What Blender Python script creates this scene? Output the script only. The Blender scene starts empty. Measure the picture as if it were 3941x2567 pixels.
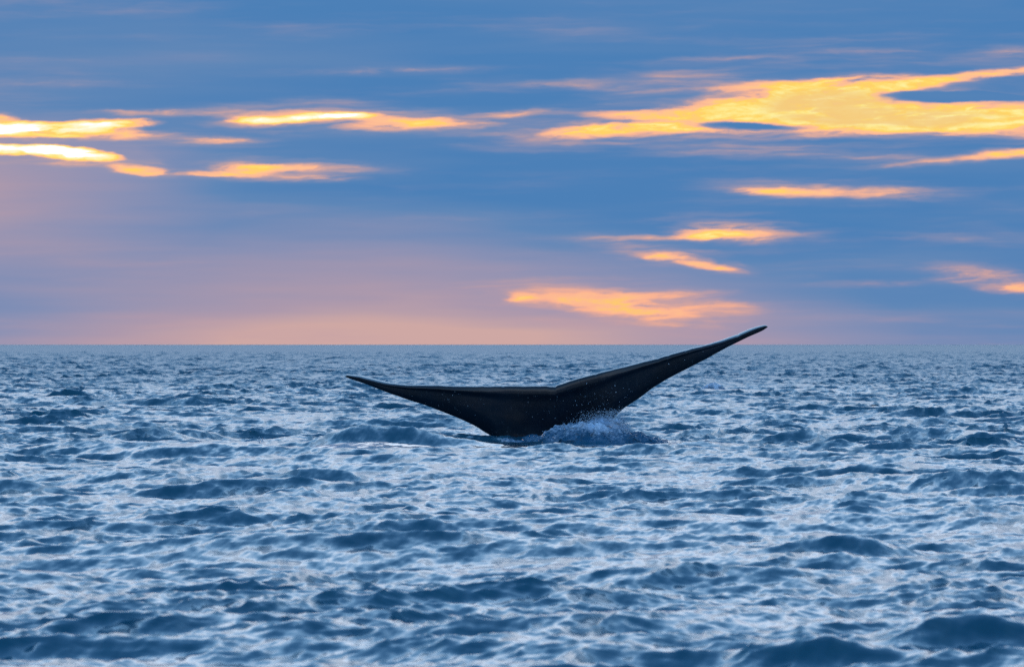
import bpy, math, random
import numpy as np

sc = bpy.context.scene
rng = np.random.default_rng(11)
random.seed(5)
PI = math.pi

# ------------------------------------------------------------------ measures
FPX = 21894.4            # focal length in pixels of the 3941 px wide photograph (200 mm lens)
CAM_H = 1.28             # eye height above the mean sea level, a small boat
Y_HOR = 1326.0           # row of the horizon
D0 = 75.0                # distance to the whale


def at(px, py, Y):
    """world x, z of a photograph pixel on a plane at distance Y"""
    return (px - 1970.5) / FPX * Y, CAM_H + (Y_HOR - py) / FPX * Y


def lin(r, g, b):
    f = lambda c: (c / 255 / 12.92) if c / 255 <= 0.04045 else ((c / 255 + 0.055) / 1.055) ** 2.4
    return (f(r), f(g), f(b), 1.0)


# ------------------------------------------------------------------ camera
cam = bpy.data.cameras.new("camera")
cam.lens = 200
cam.sensor_width = 36
cam.clip_start = 0.5
cam.clip_end = 60000
cam.dof.use_dof = True
cam.dof.focus_distance = D0
cam.dof.aperture_fstop = 10.0
cam.dof.aperture_blades = 9
camo = bpy.data.objects.new("camera", cam)
sc.collection.objects.link(camo)
camo.location = (0, 0, CAM_H)
camo.rotation_euler = (PI / 2 + math.atan((Y_HOR - 1283.5) / FPX), 0, 0)
sc.camera = camo

# ------------------------------------------------------------------ exposure
EXPO = 1.2
sc.view_settings.view_transform = 'Standard'
sc.view_settings.look = 'None'
sc.view_settings.exposure = EXPO
sc.view_settings.gamma = 1
sc.view_settings.use_curve_mapping = False
sc.render.engine = 'CYCLES'
sc.cycles.use_denoising = False
sc.cycles.max_bounces = 6
sc.cycles.sample_clamp_indirect = 4.0

SUN_AZ, SUN_EL = math.radians(-55), math.radians(7)

# ------------------------------------------------------------------ sky
world = bpy.data.worlds.new("World")
sc.world = world
world.use_nodes = True
nt = world.node_tree
nt.nodes.clear()


class NB:
    """small helper that writes node graphs"""
    def __init__(s, nt): s.nt = nt

    def n(s, t, **k):
        o = s.nt.nodes.new(t)
        for a, b in k.items(): setattr(o, a, b)
        return o

    def put(s, sock, v):
        if isinstance(v, bpy.types.NodeSocket): s.nt.links.new(v, sock)
        elif v is not None: sock.default_value = v

    def m(s, op, a, b=None, c=None, clamp=False):
        o = s.n('ShaderNodeMath', operation=op, use_clamp=clamp)
        s.put(o.inputs[0], a)
        if b is not None: s.put(o.inputs[1], b)
        if c is not None: s.put(o.inputs[2], c)
        return o.outputs[0]

    def mix(s, f, a, b, blend='MIX'):
        o = s.n('ShaderNodeMix', data_type='RGBA', blend_type=blend)
        s.put(o.inputs[0], f); s.put(o.inputs[6], a); s.put(o.inputs[7], b)
        return o.outputs[2]

    def ss(s, v, a, b, lo=0.0, hi=1.0):
        o = s.n('ShaderNodeMapRange', interpolation_type='SMOOTHSTEP')
        s.put(o.inputs['Value'], v)
        o.inputs['From Min'].default_value = a; o.inputs['From Max'].default_value = b
        o.inputs['To Min'].default_value = lo; o.inputs['To Max'].default_value = hi
        return o.outputs['Result']

    def noise(s, vec, scale, detail=4, rough=0.55, dist=0.0, off=None):
        o = s.n('ShaderNodeTexNoise')
        s.put(o.inputs['Vector'], vec)
        o.inputs['Scale'].default_value = scale; o.inputs['Detail'].default_value = detail
        o.inputs['Roughness'].default_value = rough; o.inputs['Distortion'].default_value = dist
        return o.outputs['Fac']

    def xyz(s, x, y, z=0.0):
        o = s.n('ShaderNodeCombineXYZ')
        s.put(o.inputs[0], x); s.put(o.inputs[1], y); s.put(o.inputs[2], z)
        return o.outputs[0]

    def mapping(s, vec, loc=(0, 0, 0), sca=(1, 1, 1), rot=0.0):
        o = s.n('ShaderNodeMapping', vector_type='TEXTURE')
        s.put(o.inputs[0], vec)
        o.inputs[1].default_value = loc; o.inputs[2].default_value = (0, 0, rot); o.inputs[3].default_value = sca
        return o.outputs[0]

    def blob(s, vec, cx, cy, rx, ry, rot=0.0):
        """soft ellipse in sky angles, 1 at its centre and 0 at its rim"""
        v = s.mapping(vec, (cx, cy, 0), (rx, ry, 1), rot)
        g = s.n('ShaderNodeTexGradient', gradient_type='SPHERICAL')
        s.nt.links.new(v, g.inputs[0])
        return g.outputs['Fac']

    def ramp(s, f, stops):
        o = s.n('ShaderNodeValToRGB')
        e = o.color_ramp.elements
        while len(e) > 1: e.remove(e[-1])
        e[0].position = stops[0][0]; e[0].color = stops[0][1]
        for p, c in stops[1:]:
            q = e.new(p); q.color = c
        s.put(o.inputs[0], f)
        return o.outputs[0]


B = NB(nt)
tc = B.n('ShaderNodeTexCoord')
sep = B.n('ShaderNodeSeparateXYZ')
nt.links.new(tc.outputs['Generated'], sep.inputs[0])
sx, sy, sz = sep.outputs
# azimuth to the right of +Y and elevation, in units of 0.1 degree-ish "photo pixels / 1000"
K = FPX / 1000.0
az = B.m('MULTIPLY', B.m('ARCTAN2', sx, sy), K)               # 0 at +Y
el = B.m('MULTIPLY', B.m('ARCSINE', sz), K)                   # 0 at horizon, 1.326 at the top of the photo
uv = B.xyz(az, el)
sky = B.n('ShaderNodeTexSky', sky_type='NISHITA', sun_disc=False)
sky.sun_elevation = SUN_EL
sky.sun_rotation = SUN_AZ
bg_sky = B.n('ShaderNodeBackground'); bg_sky.inputs[1].default_value = 0.10
nt.links.new(sky.outputs[0], bg_sky.inputs[0])

# ragged streaks: the sky coordinates are pushed about by stretched noise
nz1 = B.n('ShaderNodeTexNoise'); nz1.inputs['Scale'].default_value = 1.0
nz1.inputs['Detail'].default_value = 3; nz1.inputs['Roughness'].default_value = 0.6
nt.links.new(B.mapping(uv, sca=(0.34, 0.085, 1)), nz1.inputs['Vector'])
sepn = B.n('ShaderNodeSeparateColor'); nt.links.new(nz1.outputs['Color'], sepn.inputs[0])
wx = B.m('MULTIPLY', B.m('SUBTRACT', sepn.outputs[0], 0.5), 0.16)
wy = B.m('MULTIPLY', B.m('SUBTRACT', sepn.outputs[1], 0.5), 0.030)
nz2 = B.n('ShaderNodeTexNoise'); nz2.inputs['Scale'].default_value = 1.0
nz2.inputs['Detail'].default_value = 4; nz2.inputs['Roughness'].default_value = 0.6
nt.links.new(B.mapping(uv, loc=(7, 3, 0), sca=(0.085, 0.022, 1)), nz2.inputs['Vector'])
sepm = B.n('ShaderNodeSeparateColor'); nt.links.new(nz2.outputs['Color'], sepm.inputs[0])
wx = B.m('ADD', wx, B.m('MULTIPLY', B.m('SUBTRACT', sepm.outputs[0], 0.5), 0.07))
wy = B.m('ADD', wy, B.m('MULTIPLY', B.m('SUBTRACT', sepm.outputs[1], 0.5), 0.015))
uvw = B.xyz(B.m('ADD', az, wx), B.m('ADD', el, wy))

def px(x): return (x - 1970.5) / 1000.0
def py(y): return (Y_HOR - y) / 1000.0

# (cx, cy, rx, ry, slope, weight) in photograph pixels; slope > 0 rises to the right
STREAKS = [
    # left, the brightest gaps
    (0, 455, 90, 26, 0, 1.5), (40, 502, 470, 32, 0, 8.0), (-500, 480, 600, 60, 0, 5.0),
    (445, 478, 190, 20, 0, 3.6), (480, 525, 240, 18, .02, 1.0), (120, 545, 420, 30, 0, .6),
    (60, 580, 300, 20, 0, 6.0), (290, 595, 210, 26, -.07, 7.0), (330, 625, 320, 30, -.03, .7),
    (530, 652, 115, 22, -.03, 1.15), (620, 668, 260, 24, 0, .35), (-600, 600, 700, 60, 0, 1.6),
    # centre left
    (1120, 458, 360, 32, .06, 1.6), (1060, 462, 190, 16, 0, 4.0), (1290, 448, 200, 15, .02, 4.5), (1640, 472, 280, 24, -.03, 1.15),
    (1500, 494, 230, 20, 0, .85), (820, 540, 240, 18, 0, .70), (620, 440, 460, 26, 0, .40),
    (945, 648, 160, 24, -.03, 1.0), (870, 672, 230, 16, -.02, .85), (1190, 645, 260, 18, -.03, .60), (1220, 690, 230, 22, .03, .42),
    (1000, 668, 520, 52, 0, .32), (1950, 442, 320, 18, .05, .45),
    # big gap on the right
    (2420, 505, 560, 52, .045, .95), (2280, 510, 200, 26, .05, .9), (2600, 480, 320, 26, .03, 1.3), (2740, 432, 620, 46, .12, 1.15),
    (2420, 440, 210, 18, .03, .75), (3080, 395, 620, 90, .10, 1.35), (3300, 400, 560, 110, 0, 1.35), (3240, 345, 480, 46, .05, 1.3),
    (3240, 475, 900, 58, .02, 1.5), (3700, 462, 760, 80, .01, 1.75), (4200, 462, 900, 76, 0, 1.6), (3000, 440, 420, 60, 0, 1.1),
    (3800, 290, 480, 22, .10, .95), (4300, 240, 460, 30, .12, 1.3), (3880, 205, 330, 30, .08, .42), (2960, 330, 620, 22, .06, .32),
    (2100, 330, 520, 26, .02, .22),
    (2870, 484, 300, 20, -.02, -3.2), (3640, 374, 330, 22, -.02, -4.5), (3560, 345, 160, 14, .05, -.8), (2560, 468, 240, 10, .03, -1.6), (2350, 475, 120, 12, .05, -.6),
    # right, lower
    (3930, 595, 250, 26, .05, 1.05), (3650, 622, 420, 20, .08, .45), (3140, 738, 420, 30, -.01, .9), (2960, 737, 170, 18, 0, .75),
    (3400, 752, 430, 26, -.01, .35), (3060, 700, 420, 36, 0, .2),
    (2800, 898, 260, 44, -.04, 1.35), (2720, 900, 150, 26, 0, .6), (2560, 915, 330, 14, .02, .60), (3000, 925, 360, 40, -.04, .34), (2860, 862, 230, 22, -.03, .42),
    (2580, 990, 150, 24, -.08, 1.15), (2730, 1028, 130, 17, -.14, 1.0),
    (3790, 1066, 300, 44, -.10, .78), (3700, 1062, 120, 30, 0, .5), (3930, 1108, 200, 22, 0, .8), (3450, 1090, 420, 18, .02, .25),
    # the low peach cloud above the fluke
    (1995, 1143, 75, 22, .05, 1.0), (2290, 1160, 420, 58, -.07, 1.15), (2330, 1150, 220, 34, -.04, .55), (2460, 1215, 330, 60, -.17, .9), (2640, 1195, 330, 62, -.10, .75),
    (2560, 1126, 300, 26, 0, .45), (2100, 1150, 150, 24, 0, .45), (2750, 1170, 300, 30, -.1, .35),
    # faint mauve streaks high up
    (180, 325, 560, 40, .02, .30), (1500, 275, 700, 22, .02, .30), (520, 30, 520, 40, -.02, .24), (2700, 150, 700, 30, .02, .20),
]
dens = None
halo = 0.0
for cx, cy, rx, ry, sl, wgt in STREAKS:
    b = B.blob(uvw, px(cx), py(cy), rx * 1.12 / 1000, ry * 1.15 / 1000, math.atan(sl))
    if 0 < wgt < 1.25 and ry <= 26: wgt *= 1.7
    dens = B.m('MULTIPLY_ADD', b, wgt * 0.62, dens if dens is not None else 0.0)
    if wgt >= 0.8:      # thin cloud round every gap takes some of its colour
        hb = B.blob(uvw, px(cx), py(cy - 0.15 * ry), rx * 1.75 / 1000, ry * 2.5 / 1000, math.atan(sl))
        halo = B.m('MULTIPLY_ADD', hb, min(0.9, 0.42 + 0.06 * wgt), halo)
# structure inside the streaks, and thin streaks everywhere, off the frame as well
fine = B.noise(B.mapping(uvw, sca=(0.24, 0.036, 1), rot=0.04), 1.0, 5, 0.62, 0.4)
finef = B.m('MAXIMUM', B.m('MULTIPLY_ADD', B.m('SUBTRACT', fine, 0.5), 3.0, 0.95), 0.10)
broad = B.noise(B.mapping(uvw, sca=(1.3, 0.13, 1)), 1.0, 4, 0.55)
thin = B.ss(broad, 0.44, 0.80, 0.0, 0.34)
haze_s = B.noise(B.mapping(uvw, loc=(2, 9, 0), sca=(0.75, 0.045, 1), rot=0.015), 1.0, 4, 0.6)
halo = B.m('MULTIPLY', B.m('MINIMUM', halo, 0.19), B.ss(haze_s, 0.30, 0.62, 0.30, 1.0))
dens = B.m('MAXIMUM', B.m('MULTIPLY', dens, finef), -0.35)
halo = B.m('MULTIPLY', halo, B.ss(dens, 0.0, 0.7, 1.0, 0.0))
dens = B.m('ADD', B.m('ADD', dens, thin), halo)
dens = B.m('ADD', dens, B.m('MULTIPLY', B.ss(haze_s, 0.42, 0.75), 0.15))
# beyond the frame, left and right, the same broken gaps carry on along the bank
side = B.m('SUBTRACT', 1.0, B.ss(B.m('ABSOLUTE', az), 2.2, 3.2, 1.0, 0.0))
gaps = B.ss(B.noise(B.mapping(uvw, loc=(3, 1, 0), sca=(0.9, 0.09, 1)), 1.0, 4, 0.6), 0.54, 0.74, 0.0, 1.6)
# only on the sunset side of the sky
band = B.m('MULTIPLY', B.ss(B.m('ABSOLUTE', B.m('ADD', az, 10.0)), 18.0, 34.0, 1.0, 0.0), B.m('MULTIPLY', B.ss(el, 0.25, 0.5), B.ss(el, 1.0, 1.5, 1.0, 0.0)))
dens = B.m('ADD', dens, B.m('MULTIPLY', B.m('MULTIPLY', gaps, side), band))

patch = B.noise(B.mapping(uvw, loc=(1.3, 4.1, 0), sca=(0.13, 0.030, 1)), 1.0, 4, 0.6)
capn = B.ss(patch, 0.34, 0.66, 0.72, 1.22)
dens = B.m('MINIMUM', dens, B.m('MULTIPLY', capn, B.m('MULTIPLY', B.ss(az, -0.7, 0.1, 4.5, 1.55), B.ss(el, 0.24, 0.44, 0.74, 1.0))))

# cloud bank, blue above and to the right, rosy low on the left
pk = B.m('MULTIPLY', B.blob(uv, px(1400), py(1430), 2.2, 0.68), 1.15)
pk = B.m('ADD', pk, B.m('MULTIPLY', B.blob(uv, px(-250), py(740), 1.2, 0.36), 0.60))
pk = B.m('ADD', pk, B.m('MULTIPLY', B.blob(uv, px(-300), py(800), 2.4, 1.1), 0.30))
pk = B.m('ADD', pk, B.m('MULTIPLY', B.blob(uv, px(3100), py(1400), 2.4, 0.46), 0.44))
bandn = B.noise(B.mapping(uv, loc=(5, 2, 0), sca=(1.9, 0.16, 1)), 1.0, 3, 0.5)
pk = B.m('ADD', pk, B.m('MULTIPLY', B.m('SUBTRACT', bandn, 0.47), 0.62))
bank = B.ramp(pk, [(0.0, lin(76, 128, 183)), (0.22, lin(96, 135, 183)), (0.48, lin(138, 145, 180)),
                   (0.75, lin(172, 153, 172)), (1.0, lin(206, 168, 164))])
# sunlit edges and gaps by thickness of the cover
glow = B.ramp(B.m('DIVIDE', dens, 3.0),
              [(0.0, lin(134, 146, 184)), (0.11, lin(158, 152, 176)), (0.165, lin(200, 164, 162)), (0.235, lin(252, 184, 150)), (0.31, lin(255, 195, 148)),
               (0.41, lin(255, 212, 98)), (0.56, lin(255, 238, 150)), (0.75, lin(255, 246, 200)), (1.0, lin(255, 255, 250))])
hot = B.m('ADD', 1.0, B.m('MULTIPLY', B.ss(dens, 2.3, 4.0), 1.0))
gl = B.n('ShaderNodeVectorMath', operation='SCALE'); nt.links.new(glow, gl.inputs[0]); nt.links.new(hot, gl.inputs['Scale'])
rosy = B.mix(B.m('MULTIPLY', B.ss(el, 0.50, 0.15), 0.30), gl.outputs[0], lin(250, 168, 140))
low = B.mix(B.ss(dens, 0.0, 0.80), bank, rosy)
# the inside of the big gap is a duller tan
tanm = B.m('ADD', B.m('MULTIPLY', B.blob(uvw, px(3180), py(415), .30, .075), 2.4), B.m('MULTIPLY', B.blob(uvw, px(3500), py(462), .42, .045), 2.0), clamp=True)
tanm = B.m('MULTIPLY', tanm, B.ss(fine, 0.64, 0.50))
low = B.mix(B.m('MULTIPLY', tanm, 0.85), low, lin(244, 203, 130))
# above the bank a thin bright veil lit from behind it, blue grey higher up
veiln = B.noise(B.mapping(uv, sca=(9.0, 1.1, 1)), 1.0, 4, 0.55)
veil = B.ramp(B.m('DIVIDE', el, 34.4), [(0.0, lin(204, 200, 216)), (0.09, lin(220, 224, 232)), (0.155, lin(190, 214, 238)), (0.25, lin(120, 176, 220)), (0.42, lin(50, 122, 178)), (1.0, lin(22, 88, 150))])
veil = B.mix(B.m('MULTIPLY', veiln, 0.45), veil, lin(150, 170, 205))
vb = B.n('ShaderNodeVectorMath', operation='SCALE'); nt.links.new(veil, vb.inputs[0]); vb.inputs['Scale'].default_value = 2.65
veil = vb.outputs[0]
cover = B.ss(el, 1.35, 4.0)
cloud = B.mix(cover, low, veil)
bg_cl = B.n('ShaderNodeBackground'); bg_cl.inputs[1].default_value = 2 ** -EXPO
nt.links.new(cloud, bg_cl.inputs[0])
mixs = B.n('ShaderNodeMixShader')
B.put(mixs.inputs[0], B.ss(el, 1.3, 4.5, 1.0, 0.88))
nt.links.new(bg_sky.outputs[0], mixs.inputs[1]); nt.links.new(bg_cl.outputs[0], mixs.inputs[2])
wo = B.n('ShaderNodeOutputWorld')
nt.links.new(mixs.outputs[0], wo.inputs[0])
world.cycles.sampling_method = 'MANUAL'
world.cycles.sample_map_resolution = 1024

# ------------------------------------------------------------------ sun, low and veiled by cloud
sl = bpy.data.lights.new("sun", 'SUN')
sl.energy = 0.5
sl.angle = math.radians(12)
sl.color = (1.0, 0.78, 0.62)
so = bpy.data.objects.new("sun", sl)
sc.collection.objects.link(so)
so.rotation_euler = (PI / 2 - SUN_EL, 0, -SUN_AZ + PI)

# ------------------------------------------------------------------ object helpers

def mesh_object(name, verts, faces, mat=None, parent=None, smooth=True):
    me = bpy.data.meshes.new(name)
    verts = np.asarray(verts, dtype=np.float32)
    faces = np.asarray(faces, dtype=np.int32)
    n = faces.shape[1]
    me.vertices.add(len(verts)); me.vertices.foreach_set('co', verts.ravel())
    me.loops.add(faces.size); me.loops.foreach_set('vertex_index', faces.ravel())
    me.polygons.add(len(faces))
    me.polygons.foreach_set('loop_start', np.arange(0, faces.size, n, dtype=np.int32))
    me.polygons.foreach_set('loop_total', np.full(len(faces), n, dtype=np.int32))
    me.update(calc_edges=True)
    if smooth: me.polygons.foreach_set('use_smooth', np.ones(len(faces), dtype=bool))
    if mat: me.materials.append(mat)
    o = bpy.data.objects.new(name, me)
    sc.collection.objects.link(o)
    if parent: o.parent = parent
    return o


def attr(o, name, vals):
    a = o.data.attributes.new(name, 'FLOAT', 'POINT')
    a.data.foreach_set('value', np.asarray(vals, dtype=np.float32).ravel())


def grid_faces(nr, nc):
    i = np.arange(nr - 1)[:, None] * nc + np.arange(nc - 1)[None, :]
    i = i.ravel()
    return np.stack([i, i + 1, i + nc + 1, i + nc], axis=1)


def material(name):
    m = bpy.data.materials.new(name)
    m.use_nodes = True
    t = m.node_tree
    return m, t, NB(t), t.nodes['Principled BSDF']


def fbm(x, y, seed, octaves=5, gain=0.55):
    """value noise summed over octaves, numpy"""
    r = np.random.default_rng(seed)
    out = np.zeros_like(x, dtype=np.float64); a = 1.0; tot = 0
    for o in range(octaves):
        n = 256
        tab = r.standard_normal((n, n))
        c, s = math.cos(o * 1.1 + 0.3), math.sin(o * 1.1 + 0.3)
        u = (x * c + y * s) * 2 ** o + 31.7 * o; v = (-x * s + y * c) * 2 ** o + 17.3 * o
        iu = np.floor(u).astype(int); iv = np.floor(v).astype(int)
        fu = u - iu; fv = v - iv
        fu = fu * fu * (3 - 2 * fu); fv = fv * fv * (3 - 2 * fv)
        g = lambda p, q: tab[p % n, q % n]
        out += a * ((g(iu, iv) * (1 - fu) + g(iu + 1, iv) * fu) * (1 - fv) + (g(iu, iv + 1) * (1 - fu) + g(iu + 1, iv + 1) * fu) * fv)
        tot += a * a; a *= gain
    return out / math.sqrt(tot)


# ------------------------------------------------------------------ waves (spectra on periodic tiles)
WIND = math.radians(-104)       # the waves travel roughly towards the boat


def tile(L, N, lam_lo, lam_hi, slope, chop, seed, spread=2.0, peak=None, wind=WIND):
    r = np.random.default_rng(seed)
    k1 = np.fft.fftfreq(N, d=L / N) * 2 * PI
    kx, ky = np.meshgrid(k1, k1, indexing='ij')
    k = np.hypot(kx, ky); k[0, 0] = 1e9
    lam = 2 * PI / k
    P = k ** -4.0
    if peak: P = P * np.exp(-1.25 * (lam / peak) ** 4)
    lo = 1 / (1 + np.exp(-(np.log2(lam / lam_lo)) * 10)); hi = 1 / (1 + np.exp((np.log2(lam / lam_hi)) * 10))
    ca = (kx * math.cos(wind) + ky * math.sin(wind)) / k
    D = np.where(ca > 0, 1.0, 0.35) * (np.abs(ca) ** spread + 0.07)
    A = np.sqrt(P * D) * lo * hi
    A[0, 0] = 0
    H = A * (r.standard_normal((N, N)) + 1j * r.standard_normal((N, N)))
    h = np.fft.ifft2(H).real
    sxx = np.fft.ifft2(1j * kx * H).real; syy = np.fft.ifft2(1j * ky * H).real
    f = slope / math.sqrt((sxx ** 2 + syy ** 2).mean())
    dx = np.fft.ifft2(1j * kx / k * H).real * f * chop
    dy = np.fft.ifft2(1j * ky / k * H).real * f * chop
    return L, N, np.stack([dx, dy, h * f], axis=-1).astype(np.float32)


def sample(tl, x, y, rot):
    L, N, T = tl
    c, s = math.cos(rot), math.sin(rot)
    u = (x * c + y * s) / L * N; v = (-x * s + y * c) / L * N
    iu = np.floor(u).astype(np.int64); iv = np.floor(v).astype(np.int64)
    fu = (u - iu)[:, None].astype(np.float32); fv = (v - iv)[:, None].astype(np.float32)
    iu %= N; iv %= N; iu1 = (iu + 1) % N; iv1 = (iv + 1) % N
    o = (T[iu, iv] * (1 - fu) + T[iu1, iv] * fu) * (1 - fv) + (T[iu, iv1] * (1 - fu) + T[iu1, iv1] * fu) * fv
    ox = o[:, 0] * c - o[:, 1] * s; oy = o[:, 0] * s + o[:, 1] * c
    return ox, oy, o[:, 2]


# (tile side, N, shortest, longest, rms slope, choppiness, seed, rotation)
BANDS = [
    (131.0, 1024, 2.6, 20.0, 0.055, 1.2, 1, 0.0),
    (61.0, 1024, 1.1, 2.6, 0.082, 1.2, 12, 0.22),
    (23.0, 1024, 0.45, 1.1, 0.125, 1.25, 13, -0.17),
    (9.7, 1024, 0.18, 0.45, 0.145, 1.1, 4, 0.11),
    (4.3, 1024, 0.07, 0.18, 0.165, 0.8, 5, -0.31),
]

# mounds of particular waves: photograph column, crest row, base row, half width px, back length m
MOUNDS = [
    (1545, 1642, 1722, 260, 1.0), (1350, 1668, 1722, 180, 0.8), (600, 1632, 1700, 130, 0.9), (720, 1655, 1740, 230, 1.0),
    (1240, 1775, 1868, 240, 0.7), (2100, 2040, 2110, 200, 0.6), (3270, 2085, 2150, 200, 0.5), (3750, 2385, 2490, 330, 0.5),
    (3180, 2460, 2530, 330, 0.45), (3320, 1960, 2010, 170, 0.5), (60, 1860, 1930, 200, .6),
    (1420, 1640, 1700, 300, 1.2), (3790, 1650, 1700, 160, .8),
]


def sea_extra(x, y):
    """waves pushed up by the whale and a few particular crests; returns height and ripple damping"""
    z = np.zeros_like(x); damp = np.ones_like(x)
    for cx, yc, yb, hw, back in MOUNDS:
        rb = FPX * CAM_H / (yb - Y_HOR)
        x0 = (cx - 1970.5) / FPX * rb
        h = (yb - yc) / FPX * rb * 1.0
        h = min(h, 0.26)
        sx_ = hw / FPX * rb
        y0 = rb + h * 2.6
        m = (np.abs(x - x0) < 3.2 * sx_) & (np.abs(y - y0) < 3.5 * back + 2)
        if not m.any(): continue
        xx = x[m] - x0; yy = y[m] - y0 - 0.25 * np.sin(xx / sx_ * 1.3) * h
        front = np.exp(-np.abs(yy / (h * 1.15)) ** 1.5); bk = np.exp(-(yy / back) ** 2)
        z[m] += h * 0.78 * np.exp(-(xx / sx_) ** 2) * np.where(yy < 0, front, bk)
    # smooth slick left of the tail stock
    q = ((x + 1.72) / 1.1) ** 2 + ((y - 67.8) / 1.8) ** 2
    e = np.exp(-q ** 2)
    damp *= 1 - 0.88 * e
    z += e * 0.055 * (y - 66.4)
    q = ((x - 1.0) / 1.9) ** 2 + ((y - 72.0) / 3.0) ** 2
    damp *= 1 - 0.86 * np.exp(-q ** 2)
    # wash piled against the tail
    q = ((x - 1.05) / 1.35) ** 2 + ((y - 74.7) / 1.0) ** 2
    z += 0.03 * np.exp(-q)
    return z, damp


def surface(x, y, spacing, depth):
    """displaced sea surface; also how much slope each band loses because the rows are too far apart to carry it"""
    z, damp = sea_extra(x, y)
    dx = np.zeros_like(x); dy = np.zeros_like(x)
    lost = np.zeros((len(BANDS) + 1, len(x)), dtype=np.float32)
    lost[-1] = damp
    gust = np.clip(1 + 0.30 * fbm(x / 4.2 + 3, y / 7.0, 77, 3, 0.6), 0.45, 1.6)      # cat's paws: rough and smooth patches
    for bi, (L, N, lo, hi, sl_, ch, sd, rot) in enumerate(BANDS):
        lam = math.sqrt(lo * min(hi, lo * 3))
        w = np.clip(lam / spacing / 1.6 - 0.5, 0, 1).astype(np.float32)
        keep = np.clip(lam / depth / 3.5, 0, 1) ** 2
        lost[bi] = sl_ ** 2 * (1 - w * keep) * np.clip(damp, 0.05, 1) ** 2
        m = w > 0.001
        if not m.any(): continue
        a, b, c = sample(TILES[bi], x[m], y[m], rot)
        g = w[m] * (damp[m] if bi > 0 else np.sqrt(np.clip(damp[m], 0.05, 1)))
        g = g * np.interp(np.hypot(x[m], y[m]), [20, 32, 60, 250], [0.62, 0.82, 1.10, 1.35]).astype(np.float32) if bi < 4 else g      # calmer in the lee of the boat
        if bi > 0: g = g * (gust[m] if bi > 1 else np.sqrt(gust[m]))
        ln = LEAN[bi]                                       # the wind pushes the crests forward, towards the boat
        dx[m] += (a + c * ln * math.cos(WIND)) * g; dy[m] += (b + c * ln * math.sin(WIND)) * g; z[m] += c * g
    return x + dx, y + dy, z, lost


LEAN = [0.4, 0.5, 0.6, 0.6, 0.3]
WINDS = [-104, -80, -58, -38, -30]     # the short waves run across the long ones
TILES = [tile(L, N, lo, hi, s_, ch, sd, spread=(2.5, 2.5, 3.5, 4.5, 3.5)[i], peak=(6.0 if i == 0 else None), wind=math.radians(WINDS[i])) for i, (L, N, lo, hi, s_, ch, sd, rot) in enumerate(BANDS)]

# rings of the sea sheet: fine where the lens looks, coarse elsewhere
def rings(r0, r1, step):
    out = [r0]
    while out[-1] < r1: out.append(out[-1] + step(out[-1]))
    return np.array(out)


def sheet(rs, dcol, nouter, row_alias, seg0=6.4):
    inner = np.arange(-seg0, seg0 + 1e-4, dcol)
    outer = seg0 + (180 - seg0) * (np.linspace(0, 1, nouter)[1:] ** 2.2)
    th = np.radians(np.concatenate([-outer[::-1], inner, outer]))
    dth = np.gradient(th); dr = np.gradient(rs)
    R, T_ = np.meshgrid(rs, th, indexing='ij')
    SP = np.maximum(dr[:, None] * row_alias, rs[:, None] * dth[None, :])
    DR = np.broadcast_to(dr[:, None], R.shape)
    X, Y, Z, lost = surface((R * np.sin(T_)).ravel(), (R * np.cos(T_)).ravel(), SP.ravel(), DR.ravel())
    return np.stack([X, Y, Z], axis=1), grid_faces(len(rs), len(th))[:, ::-1], lost


near_v, near_f, near_l = sheet(rings(3.0, 130.0, lambda r: 0.3 if r < 18 else (0.040 if r < 30 else 0.0017 * r)), 0.023, 21, 0.4)
far_v, far_f, far_l = sheet(rings(129.0, 45000.0, lambda r: 0.0013 * r if r < 900 else (0.012 * r if r < 5000 else 0.1 * r)), 0.027, 21, 0.2)

# ------------------------------------------------------------------ water material
mw, tw, W, pw = material("sea_water")
geo = W.n('ShaderNodeNewGeometry')
pos = geo.outputs['Position']
pw.inputs['Base Color'].default_value = (0.004, 0.042, 0.115, 1)
bn = W.noise(W.mapping(pos, sca=(1.8, 1.8, 1.8)), 1.0, 3)
nt_col = W.mix(bn, (0.0, 0.047, 0.078, 1), (0.0, 0.062, 0.104, 1))
tw.links.new(nt_col, pw.inputs['Base Color'])
pw.inputs['IOR'].default_value = 1.333
at_l = W.n('ShaderNodeAttribute', attribute_name='lost_all').outputs['Fac']
tw.links.new(W.m('POWER', W.m('MULTIPLY_ADD', at_l, 1.0, 0.00001), 0.25, clamp=True), pw.inputs['Roughness'])
# wave slopes that the mesh is too coarse to carry, given back to the shading normal
def ripple(sx_, sy_, amp, rot):
    nz = W.n('ShaderNodeTexNoise'); nz.inputs['Scale'].default_value = 1.0; nz.inputs['Detail'].default_value = 1.5; nz.inputs['Roughness'].default_value = 0.5
    tw.links.new(W.mapping(pos, sca=(sx_, sy_, sx_), rot=rot), nz.inputs['Vector'])
    sb = W.n('ShaderNodeVectorMath', operation='SUBTRACT'); tw.links.new(nz.outputs['Color'], sb.inputs[0]); sb.inputs[1].default_value = (0.5, 0.5, 0.5)
    ml = W.n('ShaderNodeVectorMath', operation='MULTIPLY'); tw.links.new(sb.outputs[0], ml.inputs[0]); ml.inputs[1].default_value = (5.0, 7.5, 0.0)
    sc_ = W.n('ShaderNodeVectorMath', operation='SCALE'); tw.links.new(ml.outputs[0], sc_.inputs[0]); W.put(sc_.inputs['Scale'], amp)
    return sc_.outputs[0]


def lostf(n): return W.n('ShaderNodeAttribute', attribute_name=n).outputs['Fac']


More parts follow.
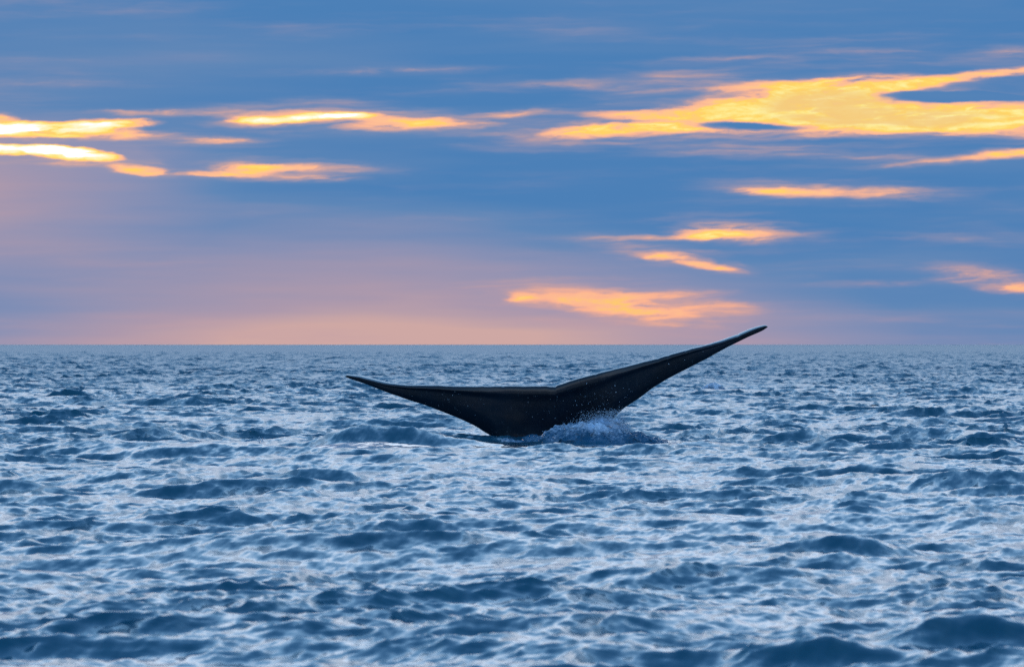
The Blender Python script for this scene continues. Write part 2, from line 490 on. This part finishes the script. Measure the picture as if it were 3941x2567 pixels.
nrm = geo.outputs['Normal']
for v in (ripple(3.4, 2.0, W.m('MULTIPLY', lostf('lost_long'), 0.45), 0.1), ripple(1.2, 1.1, W.m('MULTIPLY', lostf('lost_mid'), 0.65), -0.2),
          ripple(0.24, 0.9, W.m('MULTIPLY', lostf('lost_short'), 0.55), -0.35),
          ripple(0.10, 0.75, W.m('MULTIPLY', lostf('ruffle'), 0.060), -0.30), ripple(0.16, 1.1, W.m('MULTIPLY', lostf('ruffle'), 0.045), 0.45), ripple(0.045, 0.22, W.m('MULTIPLY', lostf('ruffle'), 0.035), -0.2)):      # long-crested ripples running across the wind sea
    ad = W.n('ShaderNodeVectorMath', operation='ADD'); tw.links.new(nrm, ad.inputs[0]); tw.links.new(v, ad.inputs[1]); nrm = ad.outputs[0]
no = W.n('ShaderNodeVectorMath', operation='NORMALIZE'); tw.links.new(nrm, no.inputs[0])
tw.links.new(no.outputs[0], pw.inputs['Normal'])

sea = mesh_object("sea", np.concatenate([near_v, far_v]), np.concatenate([near_f, far_f + len(near_v)]), mw)
LOST = np.concatenate([near_l, far_l], axis=1)
attr(sea, 'ruffle', np.clip(LOST[-1], 0.40, 1))
attr(sea, 'lost_all', 1.2 * (LOST[0] + LOST[1]) + 0.9 * LOST[2] + 0.035 * (LOST[3] + LOST[4]))
attr(sea, 'lost_long', np.sqrt(LOST[0] + LOST[1]))
attr(sea, 'lost_mid', np.sqrt(LOST[2]))
attr(sea, 'lost_short', np.sqrt(LOST[3] + LOST[4]))
sea['kind'] = 'structure'

# ------------------------------------------------------------------ whale
def curve(pts, xs):
    p = np.array(sorted(pts), dtype=float)
    x, y = p[:, 0], p[:, 1]
    d = np.diff(y) / np.diff(x)
    m = np.zeros_like(y); m[0] = d[0]; m[-1] = d[-1]
    for i in range(1, len(x) - 1):
        m[i] = 0 if d[i - 1] * d[i] <= 0 else 2 * d[i - 1] * d[i] / (d[i - 1] + d[i])
    i = np.clip(np.searchsorted(x, xs) - 1, 0, len(x) - 2)
    h = x[i + 1] - x[i]; t = (xs - x[i]) / h
    return ((2 * t ** 3 - 3 * t ** 2 + 1) * y[i] + (t ** 3 - 2 * t ** 2 + t) * h * m[i] + (-2 * t ** 3 + 3 * t ** 2) * y[i + 1] + (t ** 3 - t ** 2) * h * m[i + 1])


TOP = [(1328, 1447), (1338, 1442), (1376, 1444), (1413, 1451), (1459, 1463), (1512, 1474), (1565, 1479), (1678, 1482), (1792, 1485), (1943, 1484), (2056, 1484),
       (2105, 1484.5), (2126, 1486), (2136, 1488), (2143, 1483), (2165, 1476), (2195, 1465), (2289, 1438), (2403, 1410), (2516, 1381), (2629, 1349), (2743, 1319), (2818, 1294), (2894, 1264), (2932, 1253), (2946, 1251), (2955, 1256)]
BOT = [(1328, 1449), (1338, 1454), (1413, 1480), (1489, 1510), (1565, 1537), (1640, 1561), (1716, 1591), (1773, 1614), (1829, 1640), (1867, 1665), (1890, 1679), (1912, 1720), (1950, 1830),
       (2120, 1850), (2290, 1830), (2330, 1690), (2352, 1625), (2380, 1592), (2399, 1574), (2421, 1559), (2459, 1533), (2516, 1491), (2592, 1446), (2667, 1408), (2743, 1368), (2818, 1327), (2894, 1291), (2932, 1274), (2951, 1262), (2955, 1258)]
HOOK = [(1328, 1), (1345, 5), (1376, 8), (1413, 10), (1459, 9), (1512, 7), (1565, 6), (1700, 5), (2000, 4.5), (2120, 4.5), (2136, 3), (2300, 5), (2500, 5), (2700, 5), (2800, 9), (2870, 10), (2920, 7), (2948, 4), (2955, 1)]
THICK = [(1328, .01), (1345, .03), (1500, .09), (1700, .16), (1870, .21), (1950, .25), (2100, .30), (2250, .27), (2400, .22), (2550, .17), (2750, .10), (2930, .035), (2955, .01)]
cols = np.unique(np.concatenate([np.linspace(1328, 1400, 26), np.linspace(1400, 2880, 150), np.linspace(2100, 2170, 24), np.linspace(2880, 2955, 26)]))
ctop, cbot, chk, cth = curve(TOP, cols), curve(BOT, cols), curve(HOOK, cols), curve(THICK, cols)
edge = np.clip(np.minimum(cols - 1335, 2945 - cols) / 80, 0, 1)
ctop = ctop + edge * (0.5 * fbm(cols / 26.0, cols * 0, 41, 3) + np.where(fbm(cols / 15.0, cols * 0 + 3, 43, 1) > 1.25, 1.6, 0))      # small nicks in the trailing edge
cbot = cbot + edge * 0.6 * fbm(cols / 60.0, cols * 0 + 9, 44, 2)
NF, NH, NBK = 44, 8, 24
VIS = [(1328, 1449), (1338, 1454), (1489, 1510), (1640, 1561), (1773, 1614), (1867, 1662), (1960, 1700), (2120, 1712), (2270, 1690), (2380, 1600), (2459, 1533), (2592, 1446), (2743, 1368), (2894, 1291), (2951, 1262), (2955, 1258)]
cvis = curve(VIS, cols)
verts = []
for c_, t_, b_, k_, w_, s_ in zip(cols, ctop, cbot, chk, cth, cvis):
    u = (c_ - 2100) / 850.0
    Yc = D0 + 0.30 * u + 0.45 * u * u                     # swept away at the tips, right lobe a little farther
    x, zt = at(c_, t_, Yc); _, zb = at(c_, b_, Yc); _, zv = at(c_, s_, Yc)
    H = max(zt - zb, 0.004); HV = max(zt - zv, 0.004)
    kk = min(k_ / FPX * Yc, 0.55 * H)
    lean = 0.28
    nose = 1.1 * w_ + 0.004
    zT = zt - kk

    def half(z):                                          # half thickness, rounded at the leading edge
        ve = min(max((zT - z) / max(HV - kk, 1e-3), 0), 1)
        return 0.60 * w_ * ve ** 0.8 * math.sqrt(min(1, max(0, (z - zb) / nose)) * (2 - min(1, max(0, (z - zb) / nose))))
    ring = []
    small = min(1, HV / 0.30)
    for j in range(NF):                                    # face towards the boat, from the leading edge up
        v = j / (NF - 1)
        v = v ** 1.2 * (0.5 + 0.5 * v) + (1 - v) * v * 0.5
        z = zb + min(v, 1) * (H - kk)
        q = (zT - z) / max(HV, 1e-3)
        lip = 0.017 * small * math.exp(-((q - 0.11) / 0.07) ** 2)
        d = lean * (z - zT) + 0.55 * half(z) + lip
        ring.append((d, z))
    dT = ring[-1][0]
    for j in range(1, NH):                                 # trailing edge rolls back
        a = j / (NH - 1)
        ring.append((dT - kk * 4.6 * a, zT + kk * math.sin(a * PI / 2)))
    dC = ring[-1][0]
    for j in range(1, NBK):                                # far side, down to the leading edge
        v = 1 - j / NBK
        z = zb + v * H
        back = lean * (z - zT) - 1.3 * half(min(z, zT)) - 0.012 * small
        blend = math.exp(-(zt - z) / (0.10 * HV + 0.01))
        ring.append((back * (1 - blend) + dC * blend, z))
    for d, z in ring:
        verts.append((x, Yc - d, z))
verts = np.array(verts)
nr_, nc_ = len(cols), NF + NH - 1 + NBK - 1
ii = np.arange(nr_ - 1)[:, None] * nc_; jj = np.arange(nc_)[None, :]
fa = np.stack([(ii + jj), (ii + (jj + 1) % nc_), (ii + nc_ + (jj + 1) % nc_), (ii + nc_ + jj)], axis=-1).reshape(-1, 4)
mk, tk, Kk, pk_ = material("whale_skin")
gp = Kk.n('ShaderNodeNewGeometry').outputs['Position']
sk1 = Kk.noise(gp, 1.6, 4, 0.6)
sk2 = Kk.noise(gp, 38.0, 3, 0.6)
col = Kk.mix(Kk.ss(sk1, 0.35, 0.65), (0.0014, 0.0065, 0.0140, 1), (0.0024, 0.0050, 0.0090, 1))
scr = Kk.noise(Kk.mapping(gp, sca=(0.02, 0.02, 0.30), rot=0), 1.0, 3, 0.5, 0.6)
col = Kk.mix(Kk.m('MULTIPLY', Kk.ss(scr, 0.62, 0.76), 0.6), col, (0.030, 0.045, 0.060, 1))
vor = Kk.n('ShaderNodeTexVoronoi'); vor.inputs['Scale'].default_value = 11.0
tk.links.new(gp, vor.inputs['Vector'])
spot = Kk.m('MULTIPLY', Kk.ss(vor.outputs['Distance'], 0.10, 0.05), Kk.ss(Kk.noise(gp, 2.3, 2), 0.52, 0.62))
col = Kk.mix(Kk.m('MULTIPLY', spot, 0.6), col, (0.20, 0.24, 0.28, 1))
tk.links.new(col, pk_.inputs['Base Color'])
tk.links.new(Kk.ss(sk2, 0.3, 0.7, 0.24, 0.36), pk_.inputs['Roughness'])
pk_.inputs['IOR'].default_value = 1.38
pk_.inputs['Specular IOR Level'].default_value = 0.35; pk_.inputs['Coat Weight'].default_value = 0.6; pk_.inputs['Coat Roughness'].default_value = 0.12; pk_.inputs['Coat IOR'].default_value = 1.33
bb = Kk.n('ShaderNodeBump'); bb.inputs['Strength'].default_value = 0.35; bb.inputs['Distance'].default_value = 0.004
tk.links.new(Kk.noise(gp, 22.0, 4, 0.6), bb.inputs['Height']); tk.links.new(bb.outputs[0], pk_.inputs['Normal'])
whale = mesh_object("whale", verts, fa, mk)
whale['label'] = "black whale tail fluke raised out of the sea, right lobe lifted above the horizon"
whale['category'] = "whale"

# ------------------------------------------------------------------ foam and spray
mf, tf, Fm, pf = material("foam")
fa_ = Fm.n('ShaderNodeAttribute', attribute_name='foam').outputs['Fac']
fpos = Fm.n('ShaderNodeNewGeometry').outputs['Position']
fn = Fm.noise(fpos, 26.0, 5, 0.65)
fac = Fm.ss(Fm.m('ADD', fa_, Fm.m('MULTIPLY', Fm.m('SUBTRACT', fn, 0.5), 1.1)), 0.30, 0.95)
tf.links.new(Fm.mix(fac, (0.0, 0.055, 0.115, 1), (0.42, 0.53, 0.64, 1)), pf.inputs['Base Color'])
tf.links.new(Fm.ss(fac, 0, 1, 0.12, 0.55), pf.inputs['Roughness'])
pf.inputs['IOR'].default_value = 1.333
fb = Fm.n('ShaderNodeBump'); fb.inputs['Strength'].default_value = 0.8; fb.inputs['Distance'].default_value = 0.02
tf.links.new(Fm.noise(fpos, 45.0, 4, 0.65), fb.inputs['Height']); tf.links.new(fb.outputs[0], pf.inputs['Normal'])

md, td, Dm, pd = material("spray_drop")
pd.inputs['Base Color'].default_value = (0.30, 0.44, 0.56, 1)
pd.inputs['Roughness'].default_value = 0.1
pd.inputs['IOR'].default_value = 1.333
pd.inputs['Transmission Weight'].default_value = 0.35


def foam_mound(name, x0, x1, y0, y1, top, label, step=0.011, amp=0.05, seed=3, foam=0.6, front=0.45):
    """lumpy churned water: top(x) gives the crest height, it falls towards both sides"""
    nx = int((x1 - x0) / step); ny = int((y1 - y0) / (step * 1.3))
    xs = np.linspace(x0, x1, nx); ys = np.linspace(y0, y1, ny)
    xx, yy = np.meshgrid(xs, ys, indexing='ij')
    v = (yy - y0) / (y1 - y0)
    prof = np.clip(v / front, 0, 1); prof = prof * prof * (3 - 2 * prof)
    back = np.clip((1 - v) / 0.25, 0, 1)
    t = top(xx)
    e = np.clip(np.minimum(xx - x0, x1 - xx) / 0.25, 0, 1)
    n1 = fbm(xx * 4.0, yy * 4.0, seed, 5, 0.62); n2 = fbm(xx * 9.0 + 5, yy * 7.0, seed + 1, 4, 0.6)
    z = -0.10 + (t + 0.10) * prof * np.minimum(back * 1.5, 1) * e + amp * (n1 + 0.5 * np.abs(n2)) * e * (0.35 + 0.65 * prof)
    xx2 = xx + 0.03 * fbm(xx * 8, yy * 8, seed + 2, 3); yy2 = yy + 0.03 * fbm(xx * 8, yy * 8, seed + 3, 3)
    o = mesh_object(name, np.stack([xx2.ravel(), yy2.ravel(), z.ravel()], 1), grid_faces(nx, ny), mf)
    hgt = np.clip((z + 0.02) / max(float(t.max()), 0.05), 0, 1)
    attr(o, 'foam', (foam * (0.25 + 0.75 * hgt) + 0.22 * fbm(xx * 2.2, yy * 3.0, seed + 4, 4)).ravel())
    o['kind'] = 'stuff'
    if label: o['label'] = label; o['category'] = 'foam'
    return o


def crest(pts, Y):
    xs = np.array([(p[0] - 1970.5) / FPX * Y for p in pts]); zs = np.array([CAM_H + (Y_HOR - p[1]) / FPX * Y for p in pts])
    return lambda x: np.interp(x, xs, zs)


main_top = crest([(1850, 1712), (1880, 1700), (2000, 1702), (2080, 1690), (2130, 1668), (2185, 1652), (2215, 1640), (2232, 1632), (2260, 1642), (2290, 1640), (2340, 1655), (2380, 1662), (2430, 1672), (2480, 1684), (2540, 1694), (2600, 1702), (2700, 1714), (2800, 1722)], 74.2)
foam_mound("foam", at(1860, 0, 74)[0], at(2640, 0, 74)[0], 73.2, 74.75, main_top,
           "churned lavender foam piled against the base of the whale tail", seed=3, amp=0.035, foam=0.62)

ICO = None


def ico():
    t = (1 + 5 ** .5) / 2
    v = np.array([(-1, t, 0), (1, t, 0), (-1, -t, 0), (1, -t, 0), (0, -1, t), (0, 1, t), (0, -1, -t), (0, 1, -t), (t, 0, -1), (t, 0, 1), (-t, 0, -1), (-t, 0, 1)], float)
    f = np.array([(0, 11, 5), (0, 5, 1), (0, 1, 7), (0, 7, 10), (0, 10, 11), (1, 5, 9), (5, 11, 4), (11, 10, 2), (10, 7, 6), (7, 1, 8), (3, 9, 4), (3, 4, 2), (3, 2, 6), (3, 6, 8), (3, 8, 9), (4, 9, 5), (2, 4, 11), (6, 2, 10), (8, 6, 7), (9, 8, 1)])
    return v / np.linalg.norm(v[0]), f


IV, IF = ico()


def drops(name, P, S, label, mat=md, stretch=1.0):
    P = np.asarray(P); S = np.asarray(S)[:, None, None]
    sc3 = np.ones((len(P), 1, 3)); sc3[:, 0, 2] = 1 + rng.random(len(P)) * stretch
    V = (P[:, None, :] + IV[None] * S * sc3).reshape(-1, 3)
    F = (IF[None] + 12 * np.arange(len(P))[:, None, None]).reshape(-1, 3)
    o = mesh_object(name, V, F, mat)
    o['kind'] = 'stuff'
    if label: o['label'] = label; o['category'] = 'spray'
    return o


def cloud_pts(spec, n):
    """spec: (px, py, spread x px, spread y px, Y, spread Y, weight)"""
    w = np.array([s[6] for s in spec], float); w /= w.sum()
    pick = rng.choice(len(spec), n, p=w)
    out = []
    for i in pick:
        a, b, sa, sb, Y0, sY, _ = spec[i]
        Yv = Y0 + rng.normal() * sY
        x, z = at(a + rng.normal() * sa, b + rng.normal() * sb, Yv)
        out.append((x, Yv, z))
    return np.array(out)


SPRAY = [(2330, 1625, 35, 22, 74.3, .15, 3), (2385, 1615, 14, 16, 74.4, .15, 2.0), (2400, 1640, 12, 14, 74.4, .15, 2.5), (2412, 1660, 10, 10, 74.3, .15, 1.5),
         (2290, 1605, 30, 14, 74.3, .15, .9), (2250, 1628, 35, 10, 74.2, .2, .8), (2360, 1590, 22, 10, 74.4, .15, .7), (2420, 1590, 14, 12, 74.5, .2, .12), (2330, 1655, 60, 14, 74.0, .2, 2), (2170, 1664, 30, 6, 74.0, .2, .3), (1885, 1690, 16, 6, 74.2, .1, .5), (2560, 1690, 70, 8, 74, .2, .5)]
n_ = 9000
drops("spray", cloud_pts(SPRAY, n_), 0.0012 + 0.0034 * rng.random(n_) ** 4, "fine water spray thrown up beside the right side of the whale tail", stretch=1.6)

# a thin torn curtain of water running off the right root of the fluke
mc, tcn, Cm, pc = material("water_curtain")
cpos = Cm.n('ShaderNodeNewGeometry').outputs['Position']
cn = Cm.noise(Cm.mapping(cpos, sca=(0.035, 0.05, 0.10)), 1.0, 5, 0.65, 0.5)
ce = Cm.n('ShaderNodeAttribute', attribute_name='edge').outputs['Fac']
tcn.links.new(Cm.ss(Cm.m('ADD', cn, Cm.m('MULTIPLY', ce, 0.42)), 0.52, 0.88, 0.0, 0.9), pc.inputs['Alpha'])
tcn.links.new(Cm.mix(cn, (0.03, 0.12, 0.22, 1), (0.42, 0.54, 0.68, 1)), pc.inputs['Base Color'])
pc.inputs['Roughness'].default_value = 0.12; pc.inputs['IOR'].default_value = 1.333
cb = Cm.n('ShaderNodeBump'); cb.inputs['Distance'].default_value = 0.012
tcn.links.new(cn, cb.inputs['Height']); tcn.links.new(cb.outputs[0], pc.inputs['Normal'])
U, V_ = np.meshgrid(np.linspace(0, 1, 70), np.linspace(0, 1, 50), indexing='ij')
topz = np.interp(U, [0, .25, .5, .75, 1], [1640, 1600, 1588, 1598, 1640])
cxp = 2225 + 205 * U - 10 * V_ + 14 * V_ ** 2 * U
cyp = topz + (1690 - topz) * V_
Yc_ = 74.35 - 0.22 * V_ - 0.10 * np.sin(U * PI) + 0.03 * fbm(U * 5, V_ * 4, 9)
cur = mesh_object("water_curtain", np.stack([((cxp - 1970.5) / FPX * Yc_).ravel(), Yc_.ravel(), (CAM_H + (Y_HOR - cyp) / FPX * Yc_).ravel()], 1), grid_faces(70, 50), mc)
attr(cur, 'edge', (np.clip(np.minimum(np.minimum(U, 1 - U) * 4, 1), 0, 1) * np.clip(V_ * 3, 0, 1)).ravel())
cur['kind'] = 'stuff'
cur['label'] = "thin torn curtain of water falling from the right root of the tail"; cur['category'] = 'water'

# small breaking crests elsewhere
def small_cap(cx, yc, yb, wpx, seed, foam, n, label, drop_label):
    Y = FPX * CAM_H / (yb - Y_HOR)
    x0 = (cx - 1970.5) / FPX * Y; w = wpx / FPX * Y; h = (yb - yc) / FPX * Y
    foam_mound("foam", x0 - w, x0 + w, Y - 0.15, Y + 0.55 * max(w, .4), lambda x: h * np.exp(-((x - x0) / (0.55 * w)) ** 2), label, step=max(0.012, w / 60), amp=0.10 * h, seed=seed, foam=foam)
    if n:
        sp = [(cx, (yc + yb) / 2 - 4, wpx * .35, (yb - yc) * .35, Y - .05, .1, 1)]
        drops("spray", cloud_pts(sp, n), 0.002 + 0.004 * rng.random(n) ** 3, drop_label, stretch=1.0)

small_cap(2745, 1478, 1502, 75, 21, .9, 0, "small pale whitecap far out under the raised right tip of the tail", None)
small_cap(1545, 1682, 1716, 70, 22, .45, 260, "bubbly foam clump on the wave left of the tail base", "drops flicked up over the foam clump left of the tail base")
small_cap(1006, 1690, 1714, 22, 23, .6, 160, "tiny splash foam far left of the tail", "tiny plume of drops far left of the tail")
small_cap(3385, 1698, 1722, 60, 24, .55, 120, "short curl of foam on a wave far right of the tail", "few drops over the foam curl far right of the tail")
small_cap(1900, 1672, 1694, 34, 25, .5, 160, "little foam patch where the left edge of the tail enters the water", "drops at the left edge of the tail where it enters the water")

# beads of water falling past the face of the fluke
FALL = [(1700, 1560, 60, 30, 74.0, .05, 1.0), (1790, 1560, 70, 40, 74.0, .05, .8), (2150, 1590, 50, 50, 73.95, .05, 1.4), (2210, 1520, 70, 25, 74.0, .05, .9), (2330, 1530, 60, 25, 74.1, .05, 1.2),
        (2390, 1510, 50, 20, 74.1, .05, 1.2), (2450, 1450, 60, 20, 74.2, .05, .5), (2600, 1390, 60, 14, 74.4, .05, .3), (1600, 1535, 40, 10, 74.1, .05, .3), (2250, 1560, 80, 25, 74.0, .05, 1.0)]
P = cloud_pts(FALL, 110)
pxs = P[:, 0] / P[:, 1] * FPX + 1970.5; pys = Y_HOR - (P[:, 2] - CAM_H) / P[:, 1] * FPX
ok = (pys > curve(TOP, np.clip(pxs, 1329, 2954)) + 18) & (pys < curve(BOT, np.clip(pxs, 1329, 2954)) - 8)
P = P[ok]
drops("water_beads", P, 0.0014 + 0.0030 * rng.random(len(P)) ** 3, "small bright water beads running down the face of the whale tail", stretch=2.0)
